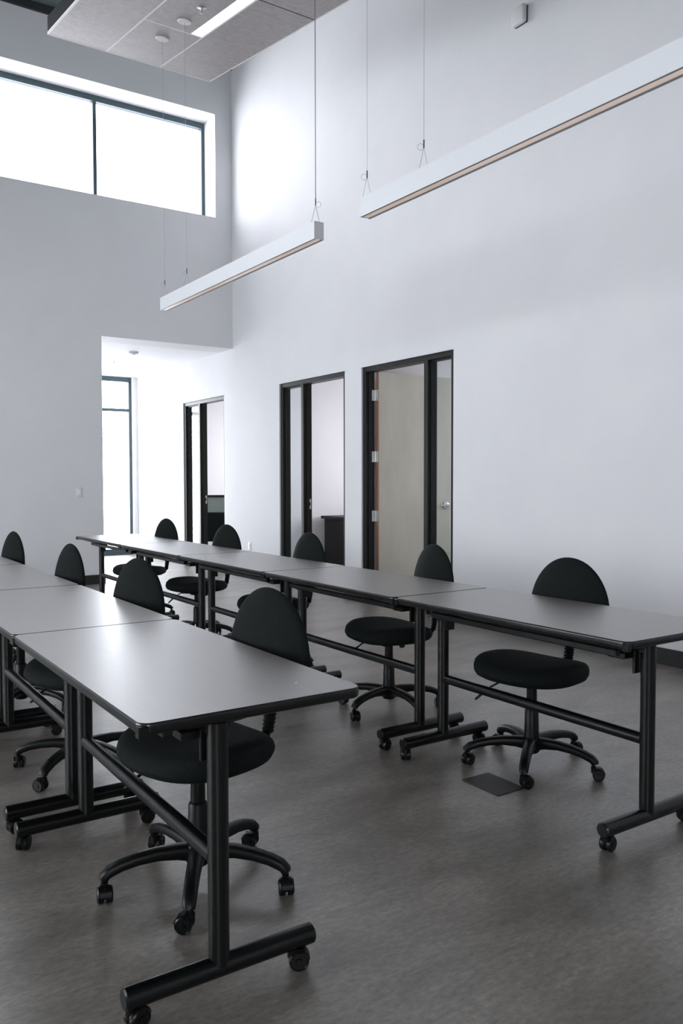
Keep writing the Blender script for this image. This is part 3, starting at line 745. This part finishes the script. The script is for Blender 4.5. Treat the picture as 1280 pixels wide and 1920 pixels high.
def plate(name, lab, cat, wallax, pos, w, h, kind):
    t = thing(name, lab, cat, pos)
    if wallax == 'y': t.rotation_euler = (0, 0, 0)       # plate faces -y
    else: t.rotation_euler = (0, 0, -PI / 2)             # faces -x
    bm = bm_new(); box(bm, -w / 2, w / 2, -0.006, 0.0, -h / 2, h / 2, 0.002, 2); obj('cover_plate', bm, M_wplastic, t)
    if kind == 'rocker':
        bm = bm_new(); box(bm, -0.017, 0.017, -0.010, -0.005, -0.033, 0.033, 0.002, 2); obj('rocker', bm, M_trimw, t)
    else:
        for s in (-1, 1):
            bm = bm_new(); box(bm, -0.016, 0.016, -0.0085, -0.005, s * 0.026 - 0.014, s * 0.026 + 0.014, 0.002, 2); so = obj('socket', bm, M_trimw, t)
            bm = bm_new()
            for q in (-1, 1): box(bm, q * 0.006 - 0.0012, q * 0.006 + 0.0012, -0.0092, -0.0080, s * 0.026 - 0.003, s * 0.026 + 0.006)
            obj('socket_slot', bm, M_dark, so)
    return t
plate('light_switch', 'white rocker light switch on the far wall beside the entry opening', 'light switch', 'y', (2.894, YF, 1.138), 0.075, 0.118, 'rocker')
plate('power_outlet', 'white outlet low on the wall between the two farther office doors', 'outlet', 'x', (XR, 9.641, 0.407), 0.075, 0.118, 'outlet')
plate('power_outlet', 'white outlet on the right wall beside the free end chair back', 'outlet', 'x', (XR, 3.975, 0.410), 0.078, 0.122, 'outlet')

t = thing('floor_box_cover', 'rectangular bronze floor box cover under the chair caster', 'floor plate', (2.419, 2.472, 0))
bm = bm_new(); box(bm, -0.077, 0.077, -0.108, 0.108, 0.0, 0.004, 0.0015, 1); obj('cover', bm, M_plate, t)
bm = bm_new()
for q in (-1, 1):
    for s in (-1, 1): lathe(bm, [(0.0, 0.0035), (0.005, 0.0035), (0.005, 0.0048), (0.0, 0.0048)], (q * 0.06, s * 0.09, 0), 'z', 10)
obj('cover_screw', bm, M_black, t)
t.rotation_euler = (0, 0, 0)

bm = bm_new(); bmesh.ops.create_icosphere(bm, subdivisions=2, radius=0.0035); 
for v in bm.verts: v.co.z = max(v.co.z * 0.6, -0.0012) + 0.0012
o = obj('paper_scrap', bm, M_label); o.location = (1.102, 1.864, TZ); tag(o, 'tiny white paper speck lying on the nearest table top', 'scrap')
bm = bm_new(); bmesh.ops.create_icosphere(bm, subdivisions=2, radius=0.004)
for v in bm.verts: v.co.z = max(v.co.z * 0.5, -0.0012) + 0.0012
o = obj('paper_scrap', bm, M_label); o.location = (2.79, 2.78, 0.0); tag(o, 'tiny pale speck on the floor under the free end table', 'scrap')

# ------------------------------------------------------------------ office furniture seen through the doors
t = thing('office_desk', 'black desk end with pedestal seen through the middle office door', 'desk', (6.40, 9.98, 0))
bm = bm_new(); box(bm, 0, 1.5, -0.62, 0.13, 0.725, 0.765, 0.003, 1); obj('desk_top', bm, M_deskdark, t)
for xa in (0.045, 1.42):
    bm = bm_new(); box(bm, xa, xa + 0.03, -0.58, 0.10, 0.0, 0.725); obj('side_panel', bm, M_deskdark, t)
bm = bm_new(); box(bm, 0.075, 1.42, 0.06, 0.085, 0.25, 0.725); obj('modesty_panel', bm, M_deskdark, t)
bm = bm_new(); box(bm, 0.12, 0.52, -0.56, 0.02, 0.03, 0.70, 0.004, 1); ped = obj('pedestal', bm, M_deskdark, t)
for k in range(3):
    bm = bm_new(); box(bm, 0.13, 0.51, -0.575, -0.559, 0.05 + k * 0.215, 0.25 + k * 0.215, 0.003, 1); obj('drawer', bm, M_plastic, ped)

mc = thing('mesh_office_chair', 'black office chair with grey mesh back seen through the farthest office door', 'chair', (6.02, 12.75, 0), math.radians(-125))
def arc_strip(bm, z0, z1, w, depth, thick=0.02, n=12, x0=0.25):
    A = []
    for k in range(n + 1):
        y = -w + 2 * w * k / n; x = x0 - depth * (y / w) ** 2
        A.append([bm.verts.new((x + dx, y, z)) for dx in (0, thick) for z in (z0, z1)])
    for a, b in zip(A[:-1], A[1:]):
        bm.faces.new((a[0], a[1], b[1], b[0])); bm.faces.new((a[2], b[2], b[3], a[3])); bm.faces.new((a[1], a[3], b[3], b[1])); bm.faces.new((a[0], b[0], b[2], a[2]))
    bm.faces.new(A[0]); bm.faces.new(A[-1])
def fixq(bm):
    return bm
bm = bm_new(); arc_strip(bm, 1.00, 1.04, 0.24, 0.05, 0.025); arc_strip(bm, 0.73, 0.75, 0.24, 0.05, 0.025); obj('back_frame', bm, M_plastic, mc)
bm = bm_new()
for s in (-1, 1): box(bm, 0.198, 0.228, s * 0.24 - 0.012, s * 0.24 + 0.012, 0.55, 1.03, 0.004, 1)
obj('back_upright', bm, M_plastic, mc)
bm = bm_new(); arc_strip(bm, 0.75, 1.00, 0.235, 0.048, 0.006); obj('mesh_panel', bm, M_mesh, mc)['label'] = 'translucent grey green mesh panel'
bm = bm_new(); arc_strip(bm, 0.26, 0.735, 0.23, 0.045, 0.03); obj('lumbar_pad', bm, M_fabric, mc)
bm = bm_new(); box(bm, -0.25, 0.24, -0.25, 0.25, 0.43, 0.50, 0.03, 3); obj('seat', bm, M_fabric, mc)
bm = bm_new(); lathe(bm, [(0.0, 0.09), (0.03, 0.09), (0.025, 0.43), (0.0, 0.43)]); obj('gas_lift', bm, M_plastic, mc)
bm = bm_new()
for k in range(5):
    a = math.radians(72 * k); tube(bm, [(0, 0, 0.11), (0.15 * math.cos(a), 0.15 * math.sin(a), 0.10), (0.30 * math.cos(a), 0.30 * math.sin(a), 0.075)], [0.026, 0.02, 0.015], 12)
bs = obj('base', bm, M_plastic, mc)
for k in range(5):
    a = math.radians(72 * k); caster(bs, (0.30 * math.cos(a), 0.30 * math.sin(a), 0), 0.5 * k, 0.0255, 0.020, 0.014)
